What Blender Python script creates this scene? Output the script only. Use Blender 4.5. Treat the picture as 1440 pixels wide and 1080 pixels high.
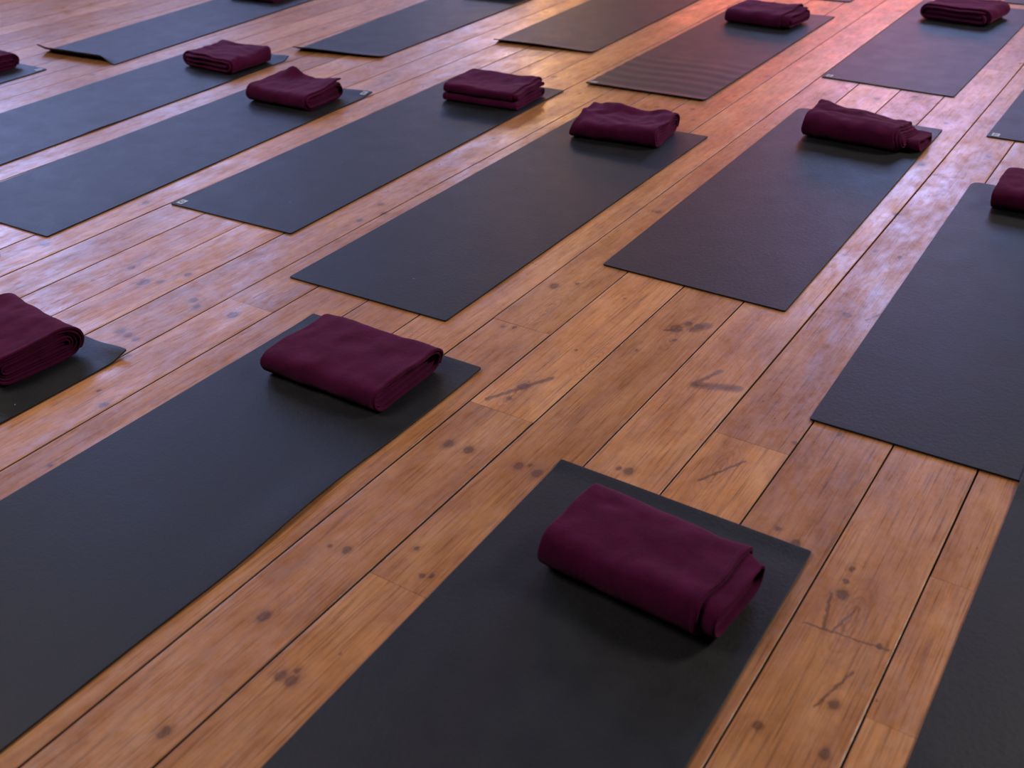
import bpy, bmesh, math, random
from mathutils import Vector, Matrix, noise

for o in list(bpy.data.objects):
    bpy.data.objects.remove(o)
S = bpy.context.scene
C = S.collection

# ------------------------------------------------------------------ camera
cam_d = bpy.data.cameras.new('camera')
cam = bpy.data.objects.new('camera', cam_d)
C.objects.link(cam)
S.camera = cam
RT = Vector((0.83482, 0.54985, -0.02724))
UP = Vector((-0.27489, 0.45919, 0.84473))
FW = Vector((-0.47699, 0.69771, -0.53449))
m = Matrix((RT, UP, -FW)).transposed().to_4x4()
m.translation = Vector((0, 0, 1.4721))
cam.matrix_world = m
cam_d.sensor_width = 36
cam_d.lens = 1467.8 / 1440 * 36
cam_d.clip_start = 0.05
cam_d.dof.use_dof = True
cam_d.dof.focus_distance = 3.0
cam_d.dof.aperture_fstop = 3.4

S.view_settings.view_transform = 'Standard'
S.view_settings.look = 'None'
S.view_settings.gamma = 1
S.view_settings.exposure = 0.0
S.view_settings.use_curve_mapping = False

# ------------------------------------------------------------------ light
W = bpy.data.worlds.new('world')
S.world = W
W.use_nodes = True
bg = W.node_tree.nodes['Background']
bg.inputs[0].default_value = (0.62, 0.66, 1.0, 1)
bg.inputs[1].default_value = 0.02


def area(name, loc, target, size, sizey, color, power):
    d = bpy.data.lights.new(name, 'AREA')
    d.shape = 'RECTANGLE'
    d.size = size
    d.size_y = sizey
    d.color = color
    d.energy = power
    o = bpy.data.objects.new(name, d)
    C.objects.link(o)
    o.location = loc
    o.rotation_euler = (Vector(target) - Vector(loc)).to_track_quat('-Z', 'Y').to_euler()
    return o


YF, XL = 11.0, -9.0
BLUE = (0.36, 0.48, 1.0)
# daylight entering through the windows of the far and the left wall
FAR_WIN = [(-8.7, -7.2, 2.0, 3.8, 0.9), (-3.4, -1.0, 2.3, 4.4, 1.2)]
LEFT_WIN = [(4.0, 5.7, 1.5, 4.3, 1.05), (6.4, 8.1, 1.8, 4.3, 0.9), (9.1, 10.6, 2.2, 4.3, 0.35)]
for a, b, z0, z1, k in FAR_WIN:
    area('window_daylight', ((a + b) / 2, YF - 0.02, (z0 + z1) / 2), ((a + b) / 2, 0, (z0 + z1) / 2), b - a, z1 - z0, BLUE, 31 * k * (b - a) * (z1 - z0))
for a, b, z0, z1, k in LEFT_WIN:
    area('window_daylight', (XL + 0.02, (a + b) / 2, (z0 + z1) / 2), (0, (a + b) / 2, (z0 + z1) / 2), b - a, z1 - z0, BLUE, 31 * k * (b - a) * (z1 - z0))
# unseen soft lights added overhead, coloured wall washers and a small amber lamp
area('unseen_soft_light', (-4.6, -0.3, 4.9), (-2.2, 3.0, 0), 2.4, 2.4, (1.0, 0.90, 0.82), 215)  # fill lamp added out of view, placed so its reflection misses the camera
area('unseen_soft_light', (3.6, 6.6, 4.9), (-1.4, 2.8, 0), 1.8, 1.8, (1.0, 0.90, 0.82), 450)
area('wall_washer_lamp', (-3.4, YF - 0.1, 1.15), (-3.0, 5, 0.6), 3.6, 1.0, (1.0, 0.20, 0.16), 66)
area('wall_washer_lamp', (-6.7, YF - 0.1, 1.1), (-5.5, 5, 0.6), 2.2, 0.9, (1.0, 0.40, 0.12), 26)
area('amber_lamp', (-6.6, YF - 0.5, 2.75), (-2.3, 3.75, 0), 0.3, 0.3, (1.0, 0.55, 0.08), 26)


# ------------------------------------------------------------------ helpers
def nd(nt, t, **kw):
    n = nt.nodes.new(t)
    for k, v in kw.items():
        if k.startswith('i_'):
            n.inputs[k[2:].replace('_', ' ')].default_value = v
        else:
            setattr(n, k, v)
    return n


def new_mat(name):
    mt = bpy.data.materials.new(name)
    mt.use_nodes = True
    nt = mt.node_tree
    return mt, nt, nt.nodes['Principled BSDF']


def math_n(nt, op, a, b=None, clamp=False):
    n = nt.nodes.new('ShaderNodeMath')
    n.operation = op
    n.use_clamp = clamp
    for i, v in enumerate((a, b)):
        if v is None:
            continue
        if isinstance(v, (int, float)):
            n.inputs[i].default_value = v
        else:
            nt.links.new(v, n.inputs[i])
    return n.outputs[0]


def mix_c(nt, fac, a, b, mode='MIX'):
    n = nt.nodes.new('ShaderNodeMix')
    n.data_type = 'RGBA'
    n.blend_type = mode
    if isinstance(fac, (int, float)):
        n.inputs[0].default_value = fac
    else:
        nt.links.new(fac, n.inputs[0])
    for s, v in ((n.inputs[6], a), (n.inputs[7], b)):
        if isinstance(v, tuple):
            s.default_value = v
        else:
            nt.links.new(v, s)
    return n.outputs[2]


def ramp(nt, src, stops):
    n = nt.nodes.new('ShaderNodeValToRGB')
    e = n.color_ramp.elements
    while len(e) < len(stops):
        e.new(0.5)
    for el, (p, c) in zip(e, stops):
        el.position = p
        el.color = c if len(c) == 4 else (*c, 1)
    nt.links.new(src, n.inputs[0])
    return n.outputs[0]


def link_mesh(name, verts, faces, mat, parent=None, smooth=True):
    me = bpy.data.meshes.new(name)
    me.from_pydata([tuple(v) for v in verts], [], faces)
    me.update()
    if smooth:
        me.polygons.foreach_set('use_smooth', [True] * len(me.polygons))
    me.materials.append(mat)
    o = bpy.data.objects.new(name, me)
    C.objects.link(o)
    if parent:
        o.parent = parent
    return o


def tag(o, label, cat, group=None):
    o['label'] = label
    o['category'] = cat
    if group:
        o['group'] = group


# ------------------------------------------------------------------ wood floor
KNOTS = [(-1.074, 2.41, 0.018), (-1.049, 2.349, 0.006), (-1.057, 2.454, 0.011), (-1.025, 2.458, 0.011), (-0.9, 2.165, 0.006), (-0.747, 3.197, 0.006), (-0.665, 3.189, 0.008), (-0.688, 2.731, 0.011), (-1.514, 2.462, 0.014), (-1.459, 2.511, 0.006), (-1.508, 2.168, 0.006), (-1.477, 2.181, 0.006), (-1.297, 1.616, 0.013), (-1.241, 1.622, 0.012), (-1.282, 1.928, 0.014), (-1.284, 1.86, 0.007), (-1.103, 1.63, 0.011), (-1.052, 1.629, 0.013), (-1.081, 1.647, 0.006), (-0.874, 1.746, 0.011), (-0.899, 1.744, 0.006), (-1.263, 0.957, 0.012), (-1.292, 1.181, 0.005), (-1.21, 0.66, 0.011), (-1.101, 0.864, 0.012), (-1.127, 0.862, 0.011), (-1.11, 0.888, 0.006), (-1.253, 1.192, 0.01), (-1.129, 1.274, 0.006), (-1.068, 1.211, 0.006), (-1.05, 1.222, 0.006), (-2.338, 2.642, 0.011), (-2.404, 2.702, 0.011), (-1.515, 3.134, 0.006), (-1.495, 3.138, 0.011), (-2.377, 2.554, 0.011), (-2.422, 1.821, 0.013), (-2.382, 1.796, 0.011), (-2.243, 1.815, 0.015), (-2.612, 1.856, 0.011), (-2.656, 1.824, 0.018), (-2.779, 1.877, 0.011), (-2.813, 1.75, 0.006), (-2.575, 1.935, 0.011), (-2.46, 1.576, 0.013), (-2.42, 1.57, 0.012), (-2.382, 1.564, 0.009), (-3.202, 1.85, 0.015), (-2.243, 1.328, 0.006), (-2.173, 1.29, 0.011), (-2.064, 1.046, 0.006), (-3.183, 2.275, 0.011), (-2.442, 3.493, 0.008), (-2.897, 4.489, 0.008), (-2.69, 4.386, 0.014), (-3.125, 4.355, 0.008), (-2.444, 4.214, 0.008), (-2.08, 4.179, 0.008), (-2.033, 4.205, 0.008), (-1.884, 4.251, 0.009), (-1.821, 4.117, 0.008), (-1.96, 4.8, 0.008), (-1.79, 4.876, 0.013), (-1.223, 4.772, 0.014), (-1.408, 4.869, 0.014), (-1.084, 4.883, 0.014), (-0.872, 4.582, 0.01), (-0.833, 4.047, 0.013), (-0.774, 3.527, 0.012), (-1.606, 6.456, 0.01), (-0.505, 1.732, 0.006), (-0.457, 1.702, 0.011), (-0.332, 1.69, 0.006), (-0.331, 1.649, 0.006), (-0.325, 1.61, 0.012), (-0.249, 1.333, 0.009), (-0.344, 1.219, 0.008), (-0.226, 1.224, 0.009), (-0.222, 1.51, 0.006), (-0.587, 2.049, 0.006), (-0.51, 2.14, 0.006), (-1.287, 2.497, 0.004), (-1.259, 2.161, 0.004), (-1.115, 2.246, 0.004), (-6.218, 4.032, 0.01), (-5.932, 4.345, 0.01), (-5.723, 3.713, 0.012), (-4.817, 3.302, 0.012), (-4.391, 4.595, 0.012), (-3.426, 4.01, 0.008), (-0.632, 4.256, 0.01), (-0.47, 2.348, 0.006), (-0.394, 2.394, 0.006)]
# dark resin streaks and cracks: (x0, y0, x1, y1, half width)
STREAKS = [(-0.906, 2.168, -0.872, 2.262, 0.006), (-0.90, 2.165, -0.80, 2.205, 0.011),
           (-1.098, 2.385, -1.060, 2.41, 0.004), (-1.03, 2.43, -1.005, 2.47, 0.012),
           (-0.345, 1.60, -0.325, 1.50, 0.003), (-0.275, 1.31, -0.245, 1.42, 0.0022),
           (-0.31, 1.50, -0.29, 1.58, 0.002), (-0.76, 2.60, -0.765, 2.70, 0.0015),
           (-0.72, 1.80, -0.66, 1.92, 0.003), (-0.63, 2.73, -0.60, 2.80, 0.003),
           (-1.33, 1.83, -1.24, 2.00, 0.006), (-0.363, 1.495, -0.205, 1.510, 0.0016)]


def make_wood():
    mt, nt, bs = new_mat('varnished_pine')
    L = nt.links.new
    geo = nd(nt, 'ShaderNodeNewGeometry')
    pos = geo.outputs['Position']
    rnd = nd(nt, 'ShaderNodeAttribute', attribute_name='plank_rand').outputs['Vector']
    sepr = nd(nt, 'ShaderNodeSeparateXYZ')
    L(rnd, sepr.inputs[0])
    # knot field
    g = bpy.data.node_groups.new('knot_field', 'ShaderNodeTree')
    g.interface.new_socket('P', in_out='INPUT', socket_type='NodeSocketVector')
    g.interface.new_socket('C', in_out='INPUT', socket_type='NodeSocketVector')
    g.interface.new_socket('R', in_out='INPUT', socket_type='NodeSocketFloat')
    g.interface.new_socket('D', in_out='OUTPUT', socket_type='NodeSocketFloat')
    gi = g.nodes.new('NodeGroupInput')
    go = g.nodes.new('NodeGroupOutput')
    su = nd(g, 'ShaderNodeVectorMath', operation='SUBTRACT')
    g.links.new(gi.outputs[0], su.inputs[0])
    g.links.new(gi.outputs[1], su.inputs[1])
    le = nd(g, 'ShaderNodeVectorMath', operation='LENGTH')
    g.links.new(su.outputs[0], le.inputs[0])
    dv = nd(g, 'ShaderNodeMath', operation='DIVIDE')
    g.links.new(le.outputs['Value'], dv.inputs[0])
    g.links.new(gi.outputs[2], dv.inputs[1])
    g.links.new(dv.outputs[0], go.inputs[0])
    # warped position flattened to z = 0
    wn = nd(nt, 'ShaderNodeTexNoise', i_Scale=60.0, i_Detail=2.0)
    L(pos, wn.inputs['Vector'])
    ws = nd(nt, 'ShaderNodeVectorMath', operation='MULTIPLY_ADD')
    L(wn.outputs['Color'], ws.inputs[0])
    ws.inputs[1].default_value = (0.011, 0.014, 0)
    L(pos, ws.inputs[2])
    fl = nd(nt, 'ShaderNodeVectorMath', operation='MULTIPLY')
    L(ws.outputs[0], fl.inputs[0])
    fl.inputs[1].default_value = (1, 0.8, 0)
    P = fl.outputs[0]
    dmin = None
    for x, y, r in KNOTS:
        k = nt.nodes.new('ShaderNodeGroup')
        k.node_tree = g
        L(P, k.inputs[0])
        k.inputs[1].default_value = (x + 0.0055, (y + 0.007) * 0.8, 0)
        k.inputs[2].default_value = r
        dmin = k.outputs[0] if dmin is None else math_n(nt, 'MINIMUM', dmin, k.outputs[0])
    # streaks: capsule distance
    g2 = bpy.data.node_groups.new('streak_field', 'ShaderNodeTree')
    for nm, t in (('P', 'NodeSocketVector'), ('A', 'NodeSocketVector'), ('B', 'NodeSocketVector'), ('I', 'NodeSocketFloat'), ('R', 'NodeSocketFloat')):
        g2.interface.new_socket(nm, in_out='INPUT', socket_type=t)
    g2.interface.new_socket('D', in_out='OUTPUT', socket_type='NodeSocketFloat')
    gi = g2.nodes.new('NodeGroupInput')
    go = g2.nodes.new('NodeGroupOutput')
    pa = nd(g2, 'ShaderNodeVectorMath', operation='SUBTRACT')
    g2.links.new(gi.outputs[0], pa.inputs[0])
    g2.links.new(gi.outputs[1], pa.inputs[1])
    dt = nd(g2, 'ShaderNodeVectorMath', operation='DOT_PRODUCT')
    g2.links.new(pa.outputs[0], dt.inputs[0])
    g2.links.new(gi.outputs[2], dt.inputs[1])
    tt = nd(g2, 'ShaderNodeMath', operation='MULTIPLY', use_clamp=True)
    g2.links.new(dt.outputs['Value'], tt.inputs[0])
    g2.links.new(gi.outputs[3], tt.inputs[1])
    sc = nd(g2, 'ShaderNodeVectorMath', operation='SCALE')
    g2.links.new(gi.outputs[2], sc.inputs[0])
    g2.links.new(tt.outputs[0], sc.inputs['Scale'])
    df = nd(g2, 'ShaderNodeVectorMath', operation='DISTANCE')
    g2.links.new(pa.outputs[0], df.inputs[0])
    g2.links.new(sc.outputs[0], df.inputs[1])
    dv = nd(g2, 'ShaderNodeMath', operation='DIVIDE')
    g2.links.new(df.outputs['Value'], dv.inputs[0])
    g2.links.new(gi.outputs[4], dv.inputs[1])
    g2.links.new(dv.outputs[0], go.inputs[0])
    smin = None
    for x0, y0, x1, y1, r in STREAKS:
        k = nt.nodes.new('ShaderNodeGroup')
        k.node_tree = g2
        L(P, k.inputs[0])
        a = Vector((x0 + 0.0055, (y0 + 0.007) * 0.8, 0))
        b = Vector((x1 + 0.0055, (y1 + 0.007) * 0.8, 0)) - a
        k.inputs[1].default_value = a
        k.inputs[2].default_value = b
        k.inputs[3].default_value = 1 / b.length_squared
        k.inputs[4].default_value = r
        smin = k.outputs[0] if smin is None else math_n(nt, 'MINIMUM', smin, k.outputs[0])
    # grain coordinate: stretched along y, offset per plank, pushed aside by knots
    push = math_n(nt, 'POWER', 2.718, math_n(nt, 'MULTIPLY', dmin, -0.45))
    gr = nd(nt, 'ShaderNodeVectorMath', operation='MULTIPLY_ADD')
    L(rnd, gr.inputs[0])
    gr.inputs[1].default_value = (37, 61, 23)
    L(pos, gr.inputs[2])
    # rings : noise contours
    def coord(sx, sy):
        v = nd(nt, 'ShaderNodeVectorMath', operation='MULTIPLY')
        L(gr.outputs[0], v.inputs[0])
        v.inputs[1].default_value = (sx, sy, 1)
        return v.outputs[0]
    n1 = nd(nt, 'ShaderNodeTexNoise', i_Scale=1.0, i_Detail=1.5, i_Roughness=0.45, i_Distortion=0.25)
    L(coord(7.0, 1.1), n1.inputs['Vector'])
    ring = math_n(nt, 'ADD', math_n(nt, 'MULTIPLY', n1.outputs[0], 11.0), math_n(nt, 'MULTIPLY', push, 2.2))
    rs = math_n(nt, 'FRACT', ring)
    rings = ramp(nt, rs, [(0.0, (0, 0, 0)), (0.5, (0.15, 0.15, 0.15)), (0.86, (1, 1, 1)), (1.0, (0.1, 0.1, 0.1))])
    n2 = nd(nt, 'ShaderNodeTexNoise', i_Scale=1.0, i_Detail=5.0, i_Roughness=0.65)
    L(coord(250, 5.5), n2.inputs['Vector'])
    n3 = nd(nt, 'ShaderNodeTexNoise', i_Scale=1.0, i_Detail=4.0, i_Roughness=0.6)
    L(coord(9.0, 2.6), n3.inputs['Vector'])
    n4 = nd(nt, 'ShaderNodeTexNoise', i_Scale=26.0, i_Detail=5.0, i_Roughness=0.7)
    L(gr.outputs[0], n4.inputs['Vector'])
    base = ramp(nt, n3.outputs[0], [(0.28, (0.29, 0.115, 0.044)), (0.48, (0.395, 0.168, 0.066)), (0.72, (0.49, 0.236, 0.102))])
    # per plank brightness and hue
    pv = ramp(nt, sepr.outputs[0], [(0.0, (0.80, 0.78, 0.76)), (0.5, (0.96, 0.96, 0.96)), (1.0, (1.13, 1.14, 1.13))])
    base = mix_c(nt, 1.0, base, pv, 'MULTIPLY')
    ringfac = math_n(nt, 'MULTIPLY', rings, 0.15)
    base = mix_c(nt, ringfac, base, (0.14, 0.042, 0.014, 1))
    fine = ramp(nt, n2.outputs[0], [(0.33, (0.45, 0.42, 0.41)), (0.46, (0.96, 0.96, 0.96)), (0.70, (1.2, 1.2, 1.2))])
    base = mix_c(nt, 0.85, base, fine, 'MULTIPLY')
    blot = ramp(nt, n4.outputs[0], [(0.30, (0.80, 0.78, 0.77)), (0.55, (1, 1, 1))])
    base = mix_c(nt, 0.6, base, blot, 'MULTIPLY')
    # big worn greyish smudges
    n5 = nd(nt, 'ShaderNodeTexNoise', i_Scale=1.0, i_Detail=3.0, i_Roughness=0.6)
    L(coord(11.0, 3.0), n5.inputs['Vector'])
    sm = ramp(nt, n5.outputs[0], [(0.56, (0, 0, 0)), (0.70, (1, 1, 1))])
    base = mix_c(nt, math_n(nt, 'MULTIPLY', sm, 0.30), base, (0.16, 0.078, 0.044, 1))
    flat = nd(nt, 'ShaderNodeVectorMath', operation='MULTIPLY')
    L(ws.outputs[0], flat.inputs[0])
    flat.inputs[1].default_value = (1, 0.27, 0)
    eyes = None
    for ex, ey, er in ((-0.672, 3.19, 0.0085), (-1.055, 2.37, 0.0075), (-1.285, 1.90, 0.007), (-1.19, 2.13, 0.007), (-0.70, 1.87, 0.008), (-0.29, 1.55, 0.008), (-1.45, 2.32, 0.009)):
        k = nt.nodes.new('ShaderNodeGroup')
        k.node_tree = g
        L(flat.outputs[0], k.inputs[0])
        k.inputs[1].default_value = (ex + 0.0055, (ey + 0.007) * 0.27, 0)
        k.inputs[2].default_value = er
        d = k.outputs[0]
        ln = math_n(nt, 'POWER', math_n(nt, 'MULTIPLY', math_n(nt, 'ADD', math_n(nt, 'SINE', math_n(nt, 'MULTIPLY', d, 6.283)), 1.0), 0.5), 3.0)
        e_ = math_n(nt, 'MULTIPLY', ln, math_n(nt, 'SUBTRACT', 1.0, math_n(nt, 'MULTIPLY', d, 0.17), True), True)
        eyes = e_ if eyes is None else math_n(nt, 'MAXIMUM', eyes, e_)
    base = mix_c(nt, math_n(nt, 'MULTIPLY', eyes, 0.42), base, (0.10, 0.038, 0.020, 1))
    vo = nd(nt, 'ShaderNodeTexVoronoi', i_Scale=1.0)
    L(coord(26.0, 15.0), vo.inputs['Vector'])
    vc = nd(nt, 'ShaderNodeSeparateColor')
    L(vo.outputs['Color'], vc.inputs[0])
    sk = math_n(nt, 'MULTIPLY', math_n(nt, 'LESS_THAN', vo.outputs['Distance'], math_n(nt, 'MULTIPLY', vc.outputs[1], 0.07)), math_n(nt, 'GREATER_THAN', vc.outputs[0], 0.55))
    base = mix_c(nt, math_n(nt, 'MULTIPLY', sk, 0.65), base, (0.08, 0.03, 0.018, 1))
    # knots
    kr = ramp(nt, math_n(nt, 'MULTIPLY', dmin, 0.25), [(0.0, (0.85, 0.85, 0.85)), (0.12, (0.7, 0.7, 0.7)), (0.20, (0.8, 0.8, 0.8)), (0.27, (0.35, 0.35, 0.35)), (0.40, (0.10, 0.10, 0.10)), (0.7, (0, 0, 0))])
    base = mix_c(nt, kr, base, (0.075, 0.030, 0.020, 1))
    sr = ramp(nt, math_n(nt, 'MULTIPLY', smin, 0.25), [(0.0, (0.8, 0.8, 0.8)), (0.22, (0.6, 0.6, 0.6)), (0.42, (0.0, 0.0, 0.0))])
    base = mix_c(nt, sr, base, (0.085, 0.036, 0.024, 1))
    L(base, bs.inputs['Base Color'])
    # gloss: worn varnish
    n6 = nd(nt, 'ShaderNodeTexNoise', i_Scale=1.0, i_Detail=4.0, i_Roughness=0.65)
    L(coord(13.0, 6.0), n6.inputs['Vector'])
    ro = nd(nt, 'ShaderNodeMapRange')
    L(n6.outputs[0], ro.inputs[0])
    ro.inputs[1].default_value = 0.3
    ro.inputs[2].default_value = 0.7
    ro.inputs[3].default_value = 0.24
    ro.inputs[4].default_value = 0.46
    rough = math_n(nt, 'ADD', ro.outputs[0], math_n(nt, 'MULTIPLY', n2.outputs[0], 0.06))
    L(rough, bs.inputs['Roughness'])
    bs.inputs['IOR'].default_value = 1.45
    n7 = nd(nt, 'ShaderNodeTexNoise', i_Scale=1.0, i_Detail=5.0, i_Roughness=0.7)
    L(coord(46.0, 20.0), n7.inputs['Vector'])
    wear = nd(nt, 'ShaderNodeMapRange')
    L(n7.outputs[0], wear.inputs[0])
    wear.inputs[1].default_value = 0.36
    wear.inputs[2].default_value = 0.62
    wear.inputs[3].default_value = 0.16
    wear.inputs[4].default_value = 0.85
    L(math_n(nt, 'MULTIPLY', wear.outputs[0], math_n(nt, 'ADD', math_n(nt, 'MULTIPLY', sepr.outputs[1], 0.5), 0.7)), bs.inputs['Specular IOR Level'])
    h = math_n(nt, 'ADD', math_n(nt, 'MULTIPLY', n2.outputs[0], 0.5), math_n(nt, 'MULTIPLY', rings, -0.12))
    h = math_n(nt, 'ADD', h, math_n(nt, 'MULTIPLY', n4.outputs[0], 0.9))
    h = math_n(nt, 'ADD', h, math_n(nt, 'MULTIPLY', n6.outputs[0], 2.2))
    h = math_n(nt, 'ADD', h, math_n(nt, 'MULTIPLY', eyes, -0.5))
    bp = nd(nt, 'ShaderNodeBump', i_Strength=0.25, i_Distance=0.0022)
    L(h, bp.inputs['Height'])
    L(bp.outputs[0], bs.inputs['Normal'])
    return mt


def make_plain(name, col, rough):
    mt, nt, bs = new_mat(name)
    n = nd(nt, 'ShaderNodeTexNoise', i_Scale=14.0, i_Detail=4.0)
    c = ramp(nt, n.outputs[0], [(0.3, tuple(v * 0.88 for v in col)), (0.7, col)])
    nt.links.new(c, bs.inputs['Base Color'])
    bs.inputs['Roughness'].default_value = rough
    return mt


M_WOOD = make_wood()
SEAMS = {-16: -3.1004, -15: -2.9087, -14: -2.7187, -13: -2.5317, -12: -2.3382, -11: -2.1494, -10: -1.9530, -9: -1.7608, -8: -1.5612, -7: -1.3637, -6: -1.1690, -5: -0.9726, -4: -0.773, -3: -0.5807, -2: -0.3858, -1: -0.1941}


def seam(k):
    if k in SEAMS:
        return SEAMS[k]
    if k > -1:
        return -0.1941 + (k + 1) * 0.19593
    return -3.1004 + (k + 16) * 0.1945


JOINTS = [(-1.44, 2.197), (-1.26, 1.798), (-1.09, 1.165), (-.67, 1.996), (-2.24, 1.888), (-.70, 3.962),
          (-.85, 5.48), (-1.50, 4.22), (-.15, 1.752), (-.16, 1.336)]
rng = random.Random(7)
fv, ff, fr_, fmat = [], [], [], []


def plank(x0, x1, y0, y1, r):
    g0, g1 = rng.uniform(0.0014, 0.0028), rng.uniform(0.0014, 0.0028)
    a, b = x0 + g0, x1 - g1
    cup = rng.uniform(0.00008, 0.00032) * rng.choice((1, 1, -0.4))
    tilt = rng.uniform(-0.0003, 0.0003)
    n = 10
    zs, xs = [], []
    for i in range(n + 1):
        t = i / n
        e = min(t, 1 - t)
        te = t
        xs.append(a + (b - a) * te)
        zs.append(-cup * (1 - (2 * t - 1) ** 2) + tilt * (2 * t - 1) - 0.0006)
    xs = [a, a] + [a + 0.0009, a + 0.003] + xs[1:-1] + [b - 0.003, b - 0.0009] + [b, b]
    zs = [-0.02, zs[0] - 0.0009] + [zs[0] - 0.0001, zs[0]] + zs[1:-1] + [zs[-1], zs[-1] - 0.0001] + [zs[-1] - 0.0009, -0.02]
    ys = [y0 + 0.0003] + [y0 + (y1 - y0) * j / 6 for j in range(1, 6)] + [y1 - 0.0003]
    base = len(fv)
    m_ = len(xs)
    for yy in ys:
        for X, Z in zip(xs, zs):
            fv.append((X, yy, Z))
    for j in range(len(ys) - 1):
        for i in range(m_ - 1):
            p = base + j * m_ + i
            ff.append((p, p + 1, p + m_ + 1, p + m_))
            fr_.append(r)
            fmat.append(1 if i in (0, m_ - 2) else 0)


for k in range(-44, 12):
    x0, x1 = seam(k), seam(k + 1)
    js = sorted(y for xc, y in JOINTS if x0 < xc < x1)
    cuts = [-1.2] + js + [YF]
    for a, b in zip(cuts, cuts[1:]):
        plank(x0, x1, a, b, (rng.random(), rng.random(), rng.random()))
me = bpy.data.meshes.new('floor')
b0 = len(fv)
xa, xb = seam(-44), seam(12)
fv += [(xa, -1.2, -0.012), (xb, -1.2, -0.012), (xb, YF, -0.012), (xa, YF, -0.012),
       (xa, -1.2, -0.1), (xb, -1.2, -0.1), (xb, YF, -0.1), (xa, YF, -0.1)]
for q in ((0, 1, 2, 3), (7, 6, 5, 4), (0, 4, 5, 1), (1, 5, 6, 2), (2, 6, 7, 3), (3, 7, 4, 0)):
    ff.append(tuple(b0 + i for i in q))
    fr_.append((0.5, 0.5, 0.5))
    fmat.append(1)
me.from_pydata(fv, [], ff)
me.update()
at = me.attributes.new('plank_rand', 'FLOAT_VECTOR', 'FACE')
at.data.foreach_set('vector', [c for r in fr_ for c in r])
me.materials.append(M_WOOD)
me.materials.append(make_plain('seam_dirt', (0.035, 0.014, 0.008), 0.9))
me.polygons.foreach_set('material_index', fmat)
me.polygons.foreach_set('use_smooth', [True] * len(me.polygons))
floor = bpy.data.objects.new('floor', me)
C.objects.link(floor)
floor['kind'] = 'structure'

# ------------------------------------------------------------------ walls (beyond the frame)
M_WALL = make_plain('clay_plaster', (0.42, 0.24, 0.17), 0.85)
M_FRAME = make_plain('window_paint', (0.5, 0.48, 0.46), 0.5)


def wall(name, horiz, at_, lo, hi, holes, z1=5.0, th=0.2):
    """wall with rectangular window holes; horiz=True runs along x at y=at_"""
    us = sorted({lo, hi, *[h[0] for h in holes], *[h[1] for h in holes]})
    zs = sorted({-0.1, z1, *[h[2] for h in holes], *[h[3] for h in holes]})
    bm = bmesh.new()
    for u0, u1 in zip(us, us[1:]):
        for z0_, z1_ in zip(zs, zs[1:]):
            cu, cz = (u0 + u1) / 2, (z0_ + z1_) / 2
            if any(h[0] < cu < h[1] and h[2] < cz < h[3] for h in holes):
                continue
            r = bmesh.ops.create_cube(bm, size=1)
            for v in r['verts']:
                t = v.co.copy()
                uu = cu + t.x * (u1 - u0)
                zz = cz + t.z * (z1_ - z0_)
                dd = at_ + (t.y + 0.5) * th * (1 if horiz else -1)
                v.co = (uu, dd, zz) if horiz else (dd, uu, zz)
    bmesh.ops.recalc_face_normals(bm, faces=bm.faces)
    me_ = bpy.data.meshes.new(name)
    bm.to_mesh(me_)
    me_.materials.append(M_WALL)
    o = bpy.data.objects.new(name, me_)
    o['kind'] = 'structure'
    C.objects.link(o)


XR = seam(12)
fh = [w[:4] for w in FAR_WIN]
lh = [w[:4] for w in LEFT_WIN]
wall('wall_far', True, YF, XL, XR, fh)
wall('wall_left', False, XL, -1.2, YF, lh)
wn_ = 0
for hz, hs in ((True, fh), (False, lh)):
    for h in hs:
        wn_ += 1
        bm = bmesh.new()
        at_ = YF + 0.1 if hz else XL - 0.1
        bars = [(h[0], h[0] + .06, h[2], h[3]), (h[1] - .06, h[1], h[2], h[3]), (h[0], h[1], h[2], h[2] + .06), (h[0], h[1], h[3] - .06, h[3]),
                ((h[0] + h[1]) / 2 - .025, (h[0] + h[1]) / 2 + .025, h[2], h[3]), (h[0], h[1], 3.3, 3.35)]
        for u0, u1, z0_, z1_ in bars:
            r = bmesh.ops.create_cube(bm, size=1)
            for v in r['verts']:
                t = v.co.copy()
                uu = (u0 + u1) / 2 + t.x * (u1 - u0)
                zz = (z0_ + z1_) / 2 + t.z * (z1_ - z0_)
                dd = at_ + t.y * 0.06
                v.co = (uu, dd, zz) if hz else (dd, uu, zz)
        bmesh.ops.recalc_face_normals(bm, faces=bm.faces)
        me_ = bpy.data.meshes.new('window_%d' % wn_)
        bm.to_mesh(me_)
        me_.materials.append(M_FRAME)
        o = bpy.data.objects.new('window_%d' % wn_, me_)
        o['kind'] = 'structure'
        C.objects.link(o)


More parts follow.
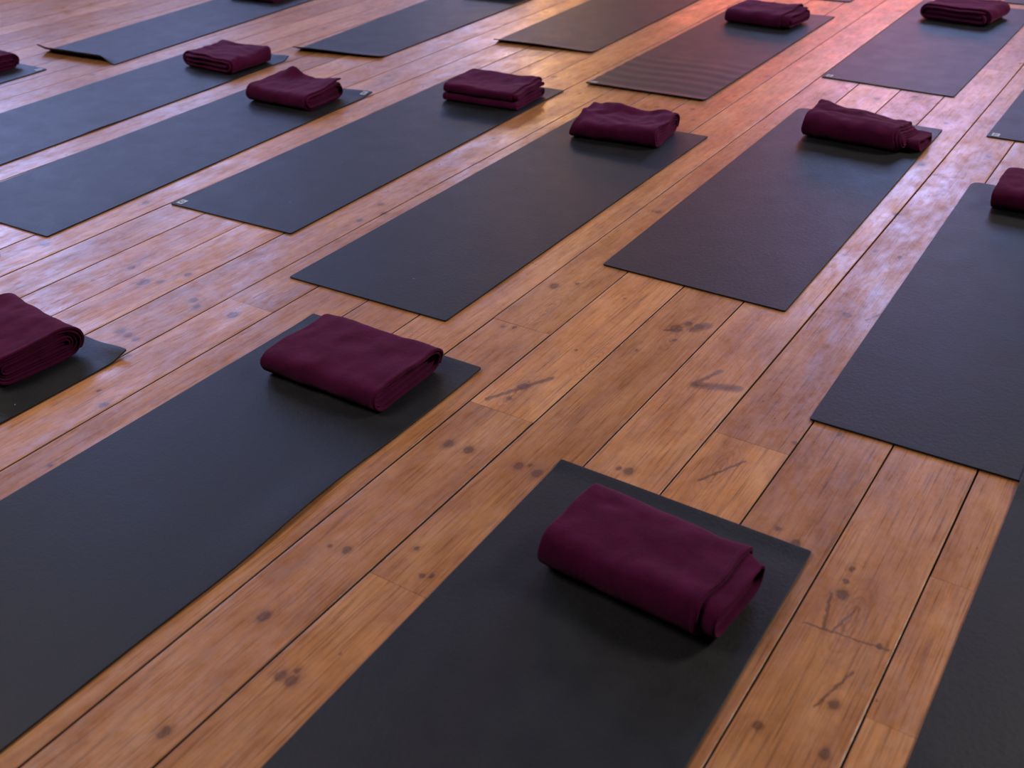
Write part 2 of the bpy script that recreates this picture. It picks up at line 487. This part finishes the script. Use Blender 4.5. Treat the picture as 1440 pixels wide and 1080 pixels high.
# ------------------------------------------------------------------ yoga mats
def make_rubber():
    mt, nt, bs = new_mat('mat_rubber')
    L = nt.links.new
    tc = nd(nt, 'ShaderNodeNewGeometry').outputs['Position']
    n1 = nd(nt, 'ShaderNodeTexNoise', i_Scale=9.0, i_Detail=6.0, i_Roughness=0.7)
    L(tc, n1.inputs['Vector'])
    c = ramp(nt, n1.outputs[0], [(0.3, (0.0072, 0.0072, 0.0082)), (0.7, (0.0110, 0.0110, 0.0122))])
    # fabric-like speckle of the rubber surface
    n2 = nd(nt, 'ShaderNodeTexNoise', i_Scale=420.0, i_Detail=2.0)
    L(tc, n2.inputs['Vector'])
    sp = ramp(nt, n2.outputs[0], [(0.35, (0.55, 0.55, 0.55)), (0.68, (1.7, 1.7, 1.7))])
    c = mix_c(nt, 0.9, c, sp, 'MULTIPLY')
    # a few specks of lint
    vo = nd(nt, 'ShaderNodeTexVoronoi', i_Scale=9.0)
    L(tc, vo.inputs['Vector'])
    lint = math_n(nt, 'LESS_THAN', vo.outputs['Distance'], 0.016)
    cs = nd(nt, 'ShaderNodeSeparateColor')
    L(vo.outputs['Color'], cs.inputs[0])
    lint = math_n(nt, 'MULTIPLY', lint, math_n(nt, 'GREATER_THAN', cs.outputs[0], 0.55))
    c = mix_c(nt, math_n(nt, 'MULTIPLY', lint, 0.7), c, (0.35, 0.33, 0.33, 1))
    L(c, bs.inputs['Base Color'])
    n3 = nd(nt, 'ShaderNodeTexNoise', i_Scale=9.0, i_Detail=5.0, i_Roughness=0.65)
    L(tc, n3.inputs['Vector'])
    ro = nd(nt, 'ShaderNodeMapRange')
    L(n3.outputs[0], ro.inputs[0])
    ro.inputs[1].default_value = 0.3
    ro.inputs[2].default_value = 0.7
    ro.inputs[3].default_value = 0.50
    ro.inputs[4].default_value = 0.57
    L(ro.outputs[0], bs.inputs['Roughness'])
    bs.inputs['Specular IOR Level'].default_value = 0.33
    n4 = nd(nt, 'ShaderNodeTexNoise', i_Scale=110.0, i_Detail=3.0, i_Roughness=0.6)
    L(tc, n4.inputs['Vector'])
    h = math_n(nt, 'ADD', math_n(nt, 'MULTIPLY', n4.outputs[0], 1.0), math_n(nt, 'MULTIPLY', n2.outputs[0], 0.35))
    bp = nd(nt, 'ShaderNodeBump', i_Strength=0.55, i_Distance=0.0014)
    L(h, bp.inputs['Height'])
    L(bp.outputs[0], bs.inputs['Normal'])
    return mt


M_MAT = make_rubber()
M_LAB = make_plain('label_print', (0.42, 0.43, 0.47), 0.6)
M_EMB = make_plain('label_ink', (0.02, 0.02, 0.03), 0.6)
TH = 0.0045


def smooth(a, b, x):
    t = max(0.0, min(1.0, (x - a) / (b - a)))
    return t * t * (3 - 2 * t)


def mat_obj(label, nl, nr, fr, fl, lift=None, rnd=(0.006, 0.006, 0.006, 0.006), edge=None, patch=None):
    """quad corners near-left, near-right, far-right, far-left on the floor; lift(s,t) raises the sheet"""
    nl, nr, fr, fl = (Vector((*p, 0)) for p in (nl, nr, fr, fl))
    ctr = (nl + nr + fr + fl) / 4
    NS, NT = 22, 66

    def pos(s, t):
        a = nl.lerp(nr, s)
        b = fl.lerp(fr, s)
        return a.lerp(b, t)
    W_, L_ = (nr - nl).length, (fl - nl).length

    def warp(s, t):
        # pull the corners in to round them
        x, y = s * W_, t * L_
        for (cx, cy, sx, sy), r in zip(((0, 0, 1, 1), (W_, 0, -1, 1), (W_, L_, -1, -1), (0, L_, 1, -1)), rnd):
            dx, dy = (x - cx) * sx, (y - cy) * sy
            if dx < r and dy < r:
                ex, ey = r - dx, r - dy
                mx = max(ex, ey)
                d = math.hypot(ex, ey)
                if d > 1e-9:
                    k = mx / d
                    x = cx + sx * (r - ex * k)
                    y = cy + sy * (r - ey * k)
        return x / W_, y / L_

    def spaced(n, L, rmax):
        a = [0, 0.0015 / L, 0.004 / L, 0.012 / L, 0.03 / L]
        mid = [0.05 / L + (1 - 0.10 / L) * i / n for i in range(n + 1)]
        return a + mid + [1 - v for v in reversed(a)]
    ss, ts = spaced(NS, W_, 0), spaced(NT, L_, 0)
    V = []
    for t in ts:
        for s in ss:
            s2, t2 = warp(s, t)
            p = pos(s2, t2) - ctr
            if edge:
                e = edge(s2, t2)
                p += Vector((e[0], e[1], 0))
            z = lift(s2, t2) if lift else 0.0
            w = 0.0007 * (noise.noise(Vector((p.x * 5 + ctr.x, p.y * 5 + ctr.y, 3))) + 0.4)
            V.append(Vector((p.x, p.y, TH + max(0.0, w) + z)))
    ns, n_t = len(ss), len(ts)
    F = []
    for j in range(n_t - 1):
        for i in range(ns - 1):
            a = j * ns + i
            F.append((a, a + 1, a + ns + 1, a + ns))
    N = len(V)
    Vb = [Vector((v.x, v.y, v.z - TH + 0.0002)) for v in V]
    Fb = [tuple(reversed([i + N for i in f])) for f in F]
    rim = [i for i in range(ns)] + [j * ns + ns - 1 for j in range(1, n_t)] + [(n_t - 1) * ns + i for i in range(ns - 2, -1, -1)] + [j * ns for j in range(n_t - 2, 0, -1)]
    Fr = []
    for a, b in zip(rim, rim[1:] + rim[:1]):
        Fr.append((b, a, a + N, b + N))
    o = link_mesh('yoga_mat', V + Vb, F + Fb + Fr, M_MAT)
    # keep the cut edge crisp
    for p in o.data.polygons[len(F) + len(Fb):]:
        p.use_smooth = False
    o.data.update()
    o.location = ctr
    tag(o, label, 'yoga mat', 'black yoga mats laid in rows along the floorboards')
    if patch:
        cs, ct = patch            # corner of the mat (0/1, 0/1)
        x0 = (0.016 if cs == 0 else W_ - 0.016 - 0.028)
        y0 = (0.012 if ct == 0 else L_ - 0.012 - 0.034)

        def at_(dx, dy, h):
            s, t = (x0 + dx) / W_, (y0 + dy) / L_
            p = pos(s, t) - ctr
            z = lift(s, t) if lift else 0
            return Vector((p.x, p.y, TH + 0.0012 + z + h))
        w, h = 0.028, 0.034
        v = []
        for hh in (-0.0008, 0.0003):
            v += [at_(0, 0, hh), at_(w, 0, hh), at_(w, h, hh), at_(0, h, hh)]
        lo = link_mesh('corner_label', v, [(4, 5, 6, 7), (0, 1, 5, 4), (1, 2, 6, 5), (2, 3, 7, 6), (3, 0, 4, 7)], M_LAB, o, False)
        lo['label'] = 'small pale grey square print with a dark round sign'
        # the sign: a dark open ring
        v, f = [], []
        n = 22
        for i in range(n + 1):
            a_ = math.radians(60 + 330 * i / n)
            for r in (0.0040, 0.0088):
                v.append(at_(w / 2 + r * math.cos(a_), h / 2 + r * 1.15 * math.sin(a_), 0.0006))
        for i in range(n):
            f.append((2 * i, 2 * i + 1, 2 * i + 3, 2 * i + 2))
        link_mesh('emblem', v, f, M_EMB, lo, False)
    return o


def ripples(s, t):
    k = smooth(0.02, 0.08, t) * (1 - smooth(0.26, 0.40, t))
    return 0.0015 * k * (1 + math.sin(t * 1.83 * 62 + 1.6 * s + 0.8 * math.sin(7 * s)))


# front row
mat_obj('black yoga mat in the front centre, nearest one with a whole blanket on it',
        (-0.996, -0.135), (-0.396, -0.138), (-0.4165, 1.690), (-1.0255, 1.695),
        lift=lambda s, t: 0.004 * smooth(0.975, 1.0, t))
mat_obj('black leathery yoga mat at lower left with a slightly wavy right edge',
        (-2.047, 0.11), (-1.415, 0.11), (-1.4235, 1.940), (-2.031, 1.936),
        lift=lambda s, t: 0.006 * smooth(0.80, 1.0, s) * math.exp(-((t - 0.60) / 0.10) ** 2) + 0.003 * smooth(0.96, 1, t),
        edge=lambda s, t: (0.008 * smooth(0.6, 1, s) * math.exp(-((t - 0.50) / 0.10) ** 2) - 0.006 * smooth(0.6, 1, s) * math.exp(-((t - 0.70) / 0.08) ** 2), 0))
mat_obj('black yoga mat at the left edge with a creased, lifted far right corner',
        (-2.95, -0.32), (-2.34, -0.32), (-2.322, 1.492), (-2.94, 1.510),
        lift=lambda s, t: 0.016 * smooth(0.965, 1.0, t) * smooth(0.75, 1.0, s) + 0.0015 * math.exp(-((t - 0.963) / 0.006) ** 2))
mat_obj('black yoga mat almost wholly outside the left edge, a mere speck in view',
        (-3.86, -0.12), (-3.252, -0.12), (-3.249, 1.7145), (-3.86, 1.716))
mat_obj('dark yoga mat cut by the lower right corner, lapping over its neighbour',
        (-0.1045, 0.44), (0.506, 0.44), (0.504, 2.270), (-0.1055, 2.268),
        lift=lambda s, t: 0.0062 * smooth(0.905, 0.935, t))
# second row
mat_obj('large black yoga mat at the right edge, its blanket cut off by the frame',
        (-0.592, 2.160), (0.018, 2.163), (-0.010, 3.953), (-0.6215, 3.951), rnd=(0.006, 0.006, 0.006, 0.035))
mat_obj('dark yoga mat right of centre, rounded far left corner, blanket with fanned layers on it',
        (-1.455, 2.664), (-0.8445, 2.657), (-0.8615, 4.476), (-1.476, 4.480), rnd=(0.006, 0.006, 0.006, 0.035))
mat_obj('dark yoga mat in the upper middle with a crumpled blanket at its far end',
        (-2.2705, 2.085), (-1.6665, 2.104), (-1.6675, 3.938), (-2.275, 3.925))
mat_obj('charcoal yoga mat left of centre, pale print near left, blanket in two bundles',
        (-3.0865, 2.311), (-2.502, 2.335), (-2.525, 4.207), (-3.121, 4.183), patch=(0, 0), rnd=(0.006, 0.006, 0.006, 0.03))
mat_obj('bluish grey yoga mat on the left under the blanket with a pointed corner',
        (-3.846, 1.868), (-3.234, 1.885), (-3.300, 3.735), (-3.908, 3.700), patch=(1, 1),
        lift=lambda s, t: 0.008 * smooth(0.96, 1.0, t) * smooth(0.6, 1, s))
mat_obj('blue-sheened yoga mat crossing the left edge, far right corner flipped slightly up',
        (-4.634, 2.15), (-4.030, 2.16), (-4.092, 4.000), (-4.70, 3.985),
        lift=lambda s, t: 0.016 * smooth(0.975, 1.0, t) * smooth(0.55, 1, s) + 0.003 * smooth(0.9, 1, s) * math.exp(-((t - 0.32) / 0.05) ** 2))
mat_obj('dark yoga mat tip at the upper left edge, only its printed corner showing',
        (-5.66, 1.42), (-5.05, 1.42), (-5.115, 3.245), (-5.725, 3.235), patch=(1, 1))
# third row
mat_obj('dark yoga mat at the top left whose near end curls up off the floor',
        (-5.447, 3.43), (-4.862, 3.478), (-4.978, 5.35), (-5.60, 5.33),
        lift=lambda s, t: (0.052 * (1 - smooth(-0.03, 0.045, t)) ** 1.0) * (0.78 + 0.22 * (1 - smooth(0.0, 0.16, s))) * (1 - smooth(0.82, 0.99, s)) * 1.45)
mat_obj('dark yoga mat at the top, second from the left, near left corner raised',
        (-4.190, 4.125), (-3.672, 4.232), (-3.700, 6.08), (-4.325, 6.03),
        lift=lambda s, t: 0.024 * (1 - smooth(0.0, 0.035, t)) * (1 - 0.5 * smooth(0.1, 0.9, s)))
mat_obj('dark yoga mat without print or blanket, cut by the middle of the top edge',
        (-3.325, 4.79), (-2.737, 4.835), (-2.762, 6.69), (-3.372, 6.68),
        lift=lambda s, t: 0.015 * (1 - smooth(0.0, 0.03, t)) * (1 - 0.6 * smooth(0.4, 1, s)))
mat_obj('rippled dark yoga mat at the upper right, wrinkles across its near half',
        (-2.489, 4.347), (-1.884, 4.364), (-1.8865, 6.155), (-2.4955, 6.130), patch=(0, 0),
        lift=lambda s, t: ripples(s, t) + 0.007 * (1 - smooth(0.0, 0.03, t)))
mat_obj('smooth dark yoga mat near the top right with a faint near left print',
        (-1.551, 4.978), (-0.932, 4.947), (-0.9235, 6.79), (-1.553, 6.80), patch=(0, 0))
mat_obj('dark yoga mat entering from the right edge, pale framed print in its corner',
        (-0.691, 4.482), (-0.085, 4.482), (-0.080, 6.31), (-0.686, 6.31), patch=(0, 0))
# fourth row, only near edges in view
mat_obj('dark yoga mat touching the top edge, only its near right corner in view',
        (-2.535, 6.520), (-1.929, 6.547), (-1.93, 8.37), (-2.54, 8.36))
mat_obj('dark yoga mat at the top right corner of the frame, only a strip in view',
        (-1.14, 6.928), (-0.53, 6.905), (-0.53, 8.73), (-1.14, 8.74))


# ------------------------------------------------------------------ folded blankets
def make_fleece():
    mt, nt, bs = new_mat('burgundy_fleece')
    L = nt.links.new
    tc = nd(nt, 'ShaderNodeTexCoord').outputs['Object']
    n1 = nd(nt, 'ShaderNodeTexNoise', i_Scale=16.0, i_Detail=4.0, i_Roughness=0.6)
    L(tc, n1.inputs['Vector'])
    c = ramp(nt, n1.outputs[0], [(0.3, (0.040, 0.0011, 0.0165)), (0.7, (0.064, 0.0020, 0.029))])
    n2 = nd(nt, 'ShaderNodeTexNoise', i_Scale=330.0, i_Detail=2.0)
    L(tc, n2.inputs['Vector'])
    sp = ramp(nt, n2.outputs[0], [(0.35, (0.75, 0.75, 0.75)), (0.65, (1.2, 1.2, 1.2))])
    c = mix_c(nt, 0.5, c, sp, 'MULTIPLY')
    L(c, bs.inputs['Base Color'])
    bs.inputs['Roughness'].default_value = 0.92
    bs.inputs['Specular IOR Level'].default_value = 0.12
    bs.inputs['Sheen Weight'].default_value = 0.10
    bs.inputs['Sheen Roughness'].default_value = 0.45
    bs.inputs['Sheen Tint'].default_value = (0.85, 0.35, 0.6, 1)
    n3 = nd(nt, 'ShaderNodeTexNoise', i_Scale=38.0, i_Detail=3.0, i_Distortion=0.6)
    L(tc, n3.inputs['Vector'])
    h = math_n(nt, 'ADD', math_n(nt, 'MULTIPLY', n2.outputs[0], 0.28), math_n(nt, 'MULTIPLY', n3.outputs[0], 1.0))
    bp = nd(nt, 'ShaderNodeBump', i_Strength=0.5, i_Distance=0.003)
    L(h, bp.inputs['Height'])
    L(bp.outputs[0], bs.inputs['Normal'])
    return mt


M_FLEECE = make_fleece()


def spiral(Wd, H, p, z0=0.0, turns=None, tail=0.96, flip=False, wrap=True):
    """flattened roll in the (w, z) plane: outer end at the top back, first fold in front (w<0).
    returns [(w, z, turn)]"""
    pts = []
    nmax = H / (2 * p)
    turns = turns or nmax
    hw, hh = Wd / 2, H / 2
    # walk the stadium: top (back->front), front arc, bottom (front->back), back arc
    k = 0
    if wrap:
        r = hh - p * 0.5
        for i in range(8):
            a = math.radians(-48 + (90 + 48) * i / 8)
            pts.append((hw - p * 0.5 - r + p * 0.45 * math.cos(a) + r * math.cos(a), r * math.sin(a), 0.0))
    while k < turns:
        def rad(f):                       # half height at fraction f of the turn
            return max(hh - p * 0.5 - p * (k + f), 0.0008)

        def halfw(f):
            return hw - p * 0.5 - p * (k + f)
        n_s, n_a = 11, 7
        w_start = halfw(0) * tail if k == 0 else None
        for i in range(n_s):
            f = 0.30 * i / n_s
            r = rad(0)
            xs = (w_start if k == 0 and not wrap else halfw(0) - r)
            xe = -(halfw(0) - r)
            pts.append((xs + (xe - xs) * i / n_s, r + 0, k + f))
        for i in range(n_a):
            f = 0.30 + 0.2 * i / n_a
            a = math.pi / 2 + math.pi * i / n_a
            r = rad(0)
            pts.append((-(halfw(0) - r) + r * math.cos(a), r * math.sin(a), k + f))
        for i in range(n_s):
            f = 0.5 + 0.30 * i / n_s
            r = rad(0)
            xe = halfw(0.5) - rad(0.5)
            xs = -(halfw(0) - r)
            pts.append((xs + (xe - xs) * i / n_s, -r, k + f))
        for i in range(n_a):
            f = 0.8 + 0.2 * i / n_a
            a = -math.pi / 2 + math.pi * i / n_a
            # back arc climbs from -rad(0) to +rad(1)
            r0, r1 = rad(0), rad(1)
            rr = (r0 + r1) / 2
            zc = (r1 - r0) / 2
            pts.append((halfw(0.5) - rad(0.5) + rr * math.cos(a), zc + rr * math.sin(a), k + f))
        k += 1
    out = [(w * (-1 if flip else 1), z0 + hh + z, t) for w, z, t in pts]
    return out


def blanket(label, nl, nr, fr, fl, H, hz=(1, 1, 1, 1), p=0.0085, along='u', stacks=None, ext=None,
            sag=0.0, feats=(), wr=1.0, seed=0, base_z=TH + 0.0016, slide=(0, 0), nu=44, flip=False, bulge=0.0,
            creases=(), hem=1, wrap=True):
    """nl,nr,fr,fl: floor corners (near-left .. far-left); along='u' folds run left-right,
    along='v' folds run near-far.  hz scales the height at each corner."""
    rg = random.Random(seed)
    nl, nr, fr, fl = (Vector((*q, 0)) for q in (nl, nr, fr, fl))
    ctr = (nl + nr + fr + fl) / 4
    LU = ((nr - nl).length + (fr - fl).length) / 2
    LV = ((fl - nl).length + (fr - nr).length) / 2
    Lr, Wd = (LU, LV) if along == 'u' else (LV, LU)
    stacks = stacks or [(0, 1, 0, 0)]      # (z fraction start, z fraction end, front inset, side shift)
    V, F, HM = [], [], []
    for si, (za, zb, inset, shift) in enumerate(stacks):
        path = spiral(Wd - inset, H * (zb - za), p, z0=H * za, flip=flip, wrap=wrap)
        path = [(w + inset / 2, z, t) for w, z, t in path]
        b0_ = len(V)
        n = len(path)
        nts = max(t for _, _, t in path)
        jit = [rg.uniform(-0.004, 0.004) for _ in range(int(nts) + 3)]
        for (w, z, t) in path:
            k = int(t)
            f_ = t - k
            j = jit[k] * (1 - f_) + jit[k + 1] * f_
            e1 = (ext[si][min(k, len(ext[si]) - 1)] if ext else 0.0)      # extension at the far u end
            zf = z / H
            for i in range(nu + 1):
                q = i / nu
                x = -Lr / 2 + q * Lr
                x += (j + e1 + slide[1] * (1 - zf)) * smooth(0.7, 1, q) - (j * 0.8 + slide[0] * (1 - zf)) * (1 - smooth(0, 0.3, q)) + shift
                V.append((x, w, z))
        if si == len(stacks) - 1:
            HM = [b0_ + a * (nu + 1) for a in range(n) if path[a][2] < 0.80]
        for a in range(n - 1):
            for i in range(nu):
                c0 = b0_ + a * (nu + 1) + i
                F.append((c0, c0 + nu + 1, c0 + nu + 2, c0 + 1) if not flip else (c0, c0 + 1, c0 + nu + 2, c0 + nu + 1))
    # deform every point into place with one continuous field, so layers never cross
    out = []
    so = Vector((seed * 3.7, seed * 1.9, 0))
    for x, w, z in V:
        if along == 'u':
            u, v = x / (LU / 2), w / (LV / 2)
        else:
            v, u = -x / (LV / 2), w / (LU / 2)
        s, t = (u + 1) / 2, (v + 1) / 2
        P = nl.lerp(nr, s).lerp(fl.lerp(fr, s), t) if 0 <= s <= 1 and 0 <= t <= 1 else (nl + (nr - nl) * s) * (1 - t) + (fl + (fr - fl) * s) * t
        P = P - ctr
        hs = (hz[0] * (1 - s) + hz[1] * s) * (1 - t) + (hz[3] * (1 - s) + hz[2] * s) * t
        zf = z / H
        k = hs * (1 - sag * max(0, 1 - u * u) * max(0, 1 - v * v))
        zz = z * k
        q = Vector((u * 1.3, v * 1.0, zf * 0.35)) + so
        amp = 0.007 * wr * zf
        zz += amp * noise.noise(q * 1.7) + amp * 0.5 * noise.noise(q * 4.1)
        P.x += 0.006 * wr * noise.noise(q * 1.9 + Vector((9, 0, zf * 1.2))) * (0.4 + zf)
        P.y += 0.007 * wr * noise.noise(q * 1.7 + Vector((0, 7, zf * 1.5))) * (0.4 + zf)
        P.y -= bulge * math.sin(math.pi * zf) * smooth(0.2, -1.0, v) if bulge else 0
        for (fu, fv_, r, du, dv, dz, zpow) in feats:
            g = math.exp(-(((u - fu) / r) ** 2 + ((v - fv_) / r) ** 2)) * (max(zf, 0) ** zpow)
            P.x += du * g
            P.y += dv * g
            zz += dz * g
        for (u0, v0, ang, wd, ln, dz) in creases:     # long soft wrinkles on the upper layers
            ca, sa = math.cos(ang), math.sin(ang)
            a_ = (u - u0) * ca + (v - v0) * sa
            b_ = -(u - u0) * sa + (v - v0) * ca
            zz += dz * math.exp(-(b_ / wd) ** 2 - (a_ / ln) ** 2) * zf ** 2
        out.append(Vector((P.x, P.y, max(zz, 0.0) + p * 0.02)))
    zmin = min(v.z for v in out)
    out = [Vector((v.x, v.y, v.z - zmin)) for v in out]
    o = link_mesh('folded_blanket', out, F, M_FLEECE)
    o.location = (ctr.x, ctr.y, base_z + p * 0.42)
    sm = o.modifiers.new('thickness', 'SOLIDIFY')
    sm.thickness = p * 0.80
    sm.offset = 0
    sm.use_rim = True
    ss_ = o.modifiers.new('soft', 'SUBSURF')
    ss_.levels = ss_.render_levels = 1
    # stitched hem along the outer layer's right end: a narrow doubled band
    if hem:
        hv, hf = [], []
        k_ = 3
        for r in HM:
            e = out[r + nu]
            e2 = out[r + nu - 6]
            d = (e - e2).normalized()
            for i in range(k_ + 1):
                hv.append(e + d * (0.0012 - 0.015 * (k_ - i) / k_ * hem))
        for a in range(len(HM) - 1):
            for i in range(k_):
                c0 = a * (k_ + 1) + i
                hf.append((c0, c0 + k_ + 1, c0 + k_ + 2, c0 + 1))
        ho = link_mesh('hem', hv, hf, M_FLEECE, o)
        ho['label'] = 'stitched band along the open end'
        s2 = ho.modifiers.new('thickness', 'SOLIDIFY')
        s2.thickness = p * 0.80 + 0.0016
        s2.offset = 0
        s3 = ho.modifiers.new('soft', 'SUBSURF')
        s3.levels = s3.render_levels = 1
    tag(o, label, 'blanket', 'folded burgundy blankets at the far ends of the mats')
    return o


def rect(cx, cy, a, L, Wd):
    ca, sa = math.cos(a), math.sin(a)
    def q(u, v):
        return (cx + u * L / 2 * ca - v * Wd / 2 * sa, cy + u * L / 2 * sa + v * Wd / 2 * ca)
    return q(-1, -1), q(1, -1), q(1, 1), q(-1, 1)


GB = dict(p=0.009)
blanket('thick burgundy folded blanket in the front centre, nearest of all, hem on its right',
        *rect(-0.670, 1.450, -0.055, 0.392, 0.248), 0.102, hz=(0.95, 0.98, 0.85, 0.95), p=0.0105, seed=1,
        ext=[[-0.030, 0.004, -0.006, -0.012, -0.02]], sag=0.06)
blanket('wide burgundy folded blanket on the lower left mat, its layers open at the right',
        *rect(-1.716, 1.750, 0.01, 0.385, 0.292), 0.070, hz=(1.0, 1.0, 1.0, 1.0), p=0.0095, seed=2,
        ext=[[0.0, -0.004, -0.012, -0.02]])
blanket('burgundy folded blanket cut by the left edge with a black shaded end of nested layers',
        *rect(-2.625, 1.325, -0.10, 0.34, 0.27), 0.095, hz=(1, 1, 0.95, 1), p=0.0095, seed=3, ext=[[0.004, 0, -0.003, 0, -0.004]])
blanket('crumpled burgundy blanket in the middle of the photo with a peaked far right corner',
        *rect(-1.985, 3.795, 0.10, 0.385, 0.285), 0.080, p=0.0105, seed=4, sag=0.25, wr=1.5, nu=56,
        feats=[(0.55, 0.95, 0.3, 0, 0, 0.022, 2), (-1, -1, 0.5, 0.01, 0.0, -0.012, 1), (-0.5, 0.9, 0.45, 0, 0, 0.014, 2)],
        creases=[(0, -0.1, -0.1, 0.10, 0.8, 0.007), (0.35, -0.5, 0.75, 0.09, 0.4, 0.011), (-0.4, -0.35, -0.6, 0.09, 0.4, 0.010), (0.0, 0.45, 0.15, 0.08, 0.5, -0.006), (-0.7, 0.1, 1.2, 0.1, 0.4, 0.008)])
blanket('burgundy blanket folded in two stacked bundles on the mat left of centre',
        *rect(-2.742, 3.945, 0.06, 0.39, 0.275), 0.086, p=0.0095, seed=5, sag=0.18,
        stacks=[(0.0, 0.46, 0.0, -0.006), (0.46, 1.0, -0.004, 0.0)], ext=[[0.0, -0.006], [-0.03, 0.0, -0.006]])
blanket('burgundy blanket right of centre with fanned layers spilling out at its right end',
        *rect(-1.130, 4.195, -0.04, 0.375, 0.22), 0.098, hz=(0.95, 0.95, 0.85, 1.12), p=0.0088, seed=6, slide=(0, 0.02), wr=1.3,
        stacks=[(0.02, 0.55, 0.06, 0.046), (0.0, 1.0, 0.0, -0.012)], ext=[[0.012, 0.0, -0.01], [-0.006, 0.006, 0.016, 0.02]],
        feats=[(-1, 1, 0.35, 0, 0, 0.012, 2), (1.2, 0.5, 0.45, 0.02, 0.01, -0.004, 0.4)],
        creases=[(0.0, 0.0, -0.05, 0.10, 1.2, -0.006)])
blanket('burgundy folded blanket at the upper left with a pointed corner sticking up',
        *rect(-3.560, 3.485, 0.03, 0.372, 0.28), 0.080, p=0.0098, seed=7, sag=0.2, wrap=False, ext=[[-0.006, 0.004, -0.01]],
        feats=[(-0.62, 0.95, 0.24, 0, 0, 0.040, 3), (0.85, 0.7, 0.4, 0, 0, 0.014, 2)])
blanket('burgundy blanket in loose wavy layers on the blue-sheened mat at the upper left',
        *rect(-4.310, 3.765, -0.02, 0.385, 0.28), 0.077, p=0.0112, seed=8, along='v', sag=0.12, wr=1.7,
        ext=[[-0.012, 0.004, -0.016, 0.006, -0.012]], flip=True)
blanket('burgundy folded blanket cut by the upper left edge of the frame, dark right end',
        *rect(-5.455, 3.095, -0.05, 0.34, 0.24), 0.080, p=0.0095, seed=9)
blanket('burgundy folded blanket on the rippled mat with ragged layered right end',
        *rect(-2.180, 5.865, -0.10, 0.395, 0.29), 0.080, hz=(0.9, 1.0, 1.1, 1.0), p=0.0095, seed=10,
        ext=[[-0.05, 0.0, -0.012, 0.006]], feats=[(0.9, 0.6, 0.4, 0, 0, 0.016, 2)])
blanket('burgundy folded blanket touching the top edge near the right, curved layers facing the viewer',
        *rect(-1.250, 6.43, -0.14, 0.395, 0.29), 0.086, p=0.0125, seed=11, along='v', sag=0.12, flip=False,
        ext=[[-0.012, 0.008, -0.008, 0.006, 0.0]])
blanket('burgundy folded blanket cut by the right edge of the frame, sloping left side',
        *rect(-0.330, 3.835, 0.04, 0.37, 0.26), 0.088, p=0.0095, seed=12, hz=(0.8, 1, 1, 1),
        feats=[(-1, 1, 0.5, 0.02, 0, 0, 1)])
blanket('burgundy folded blanket at the top edge on the curled mat, only its base showing',
        *rect(-5.30, 5.03, 0.02, 0.37, 0.26), 0.075, p=0.0098, seed=13)
blanket('burgundy folded blanket at the top edge on the mat second from the left',
        *rect(-3.98, 5.80, 0.02, 0.37, 0.26), 0.075, p=0.0098, seed=14)
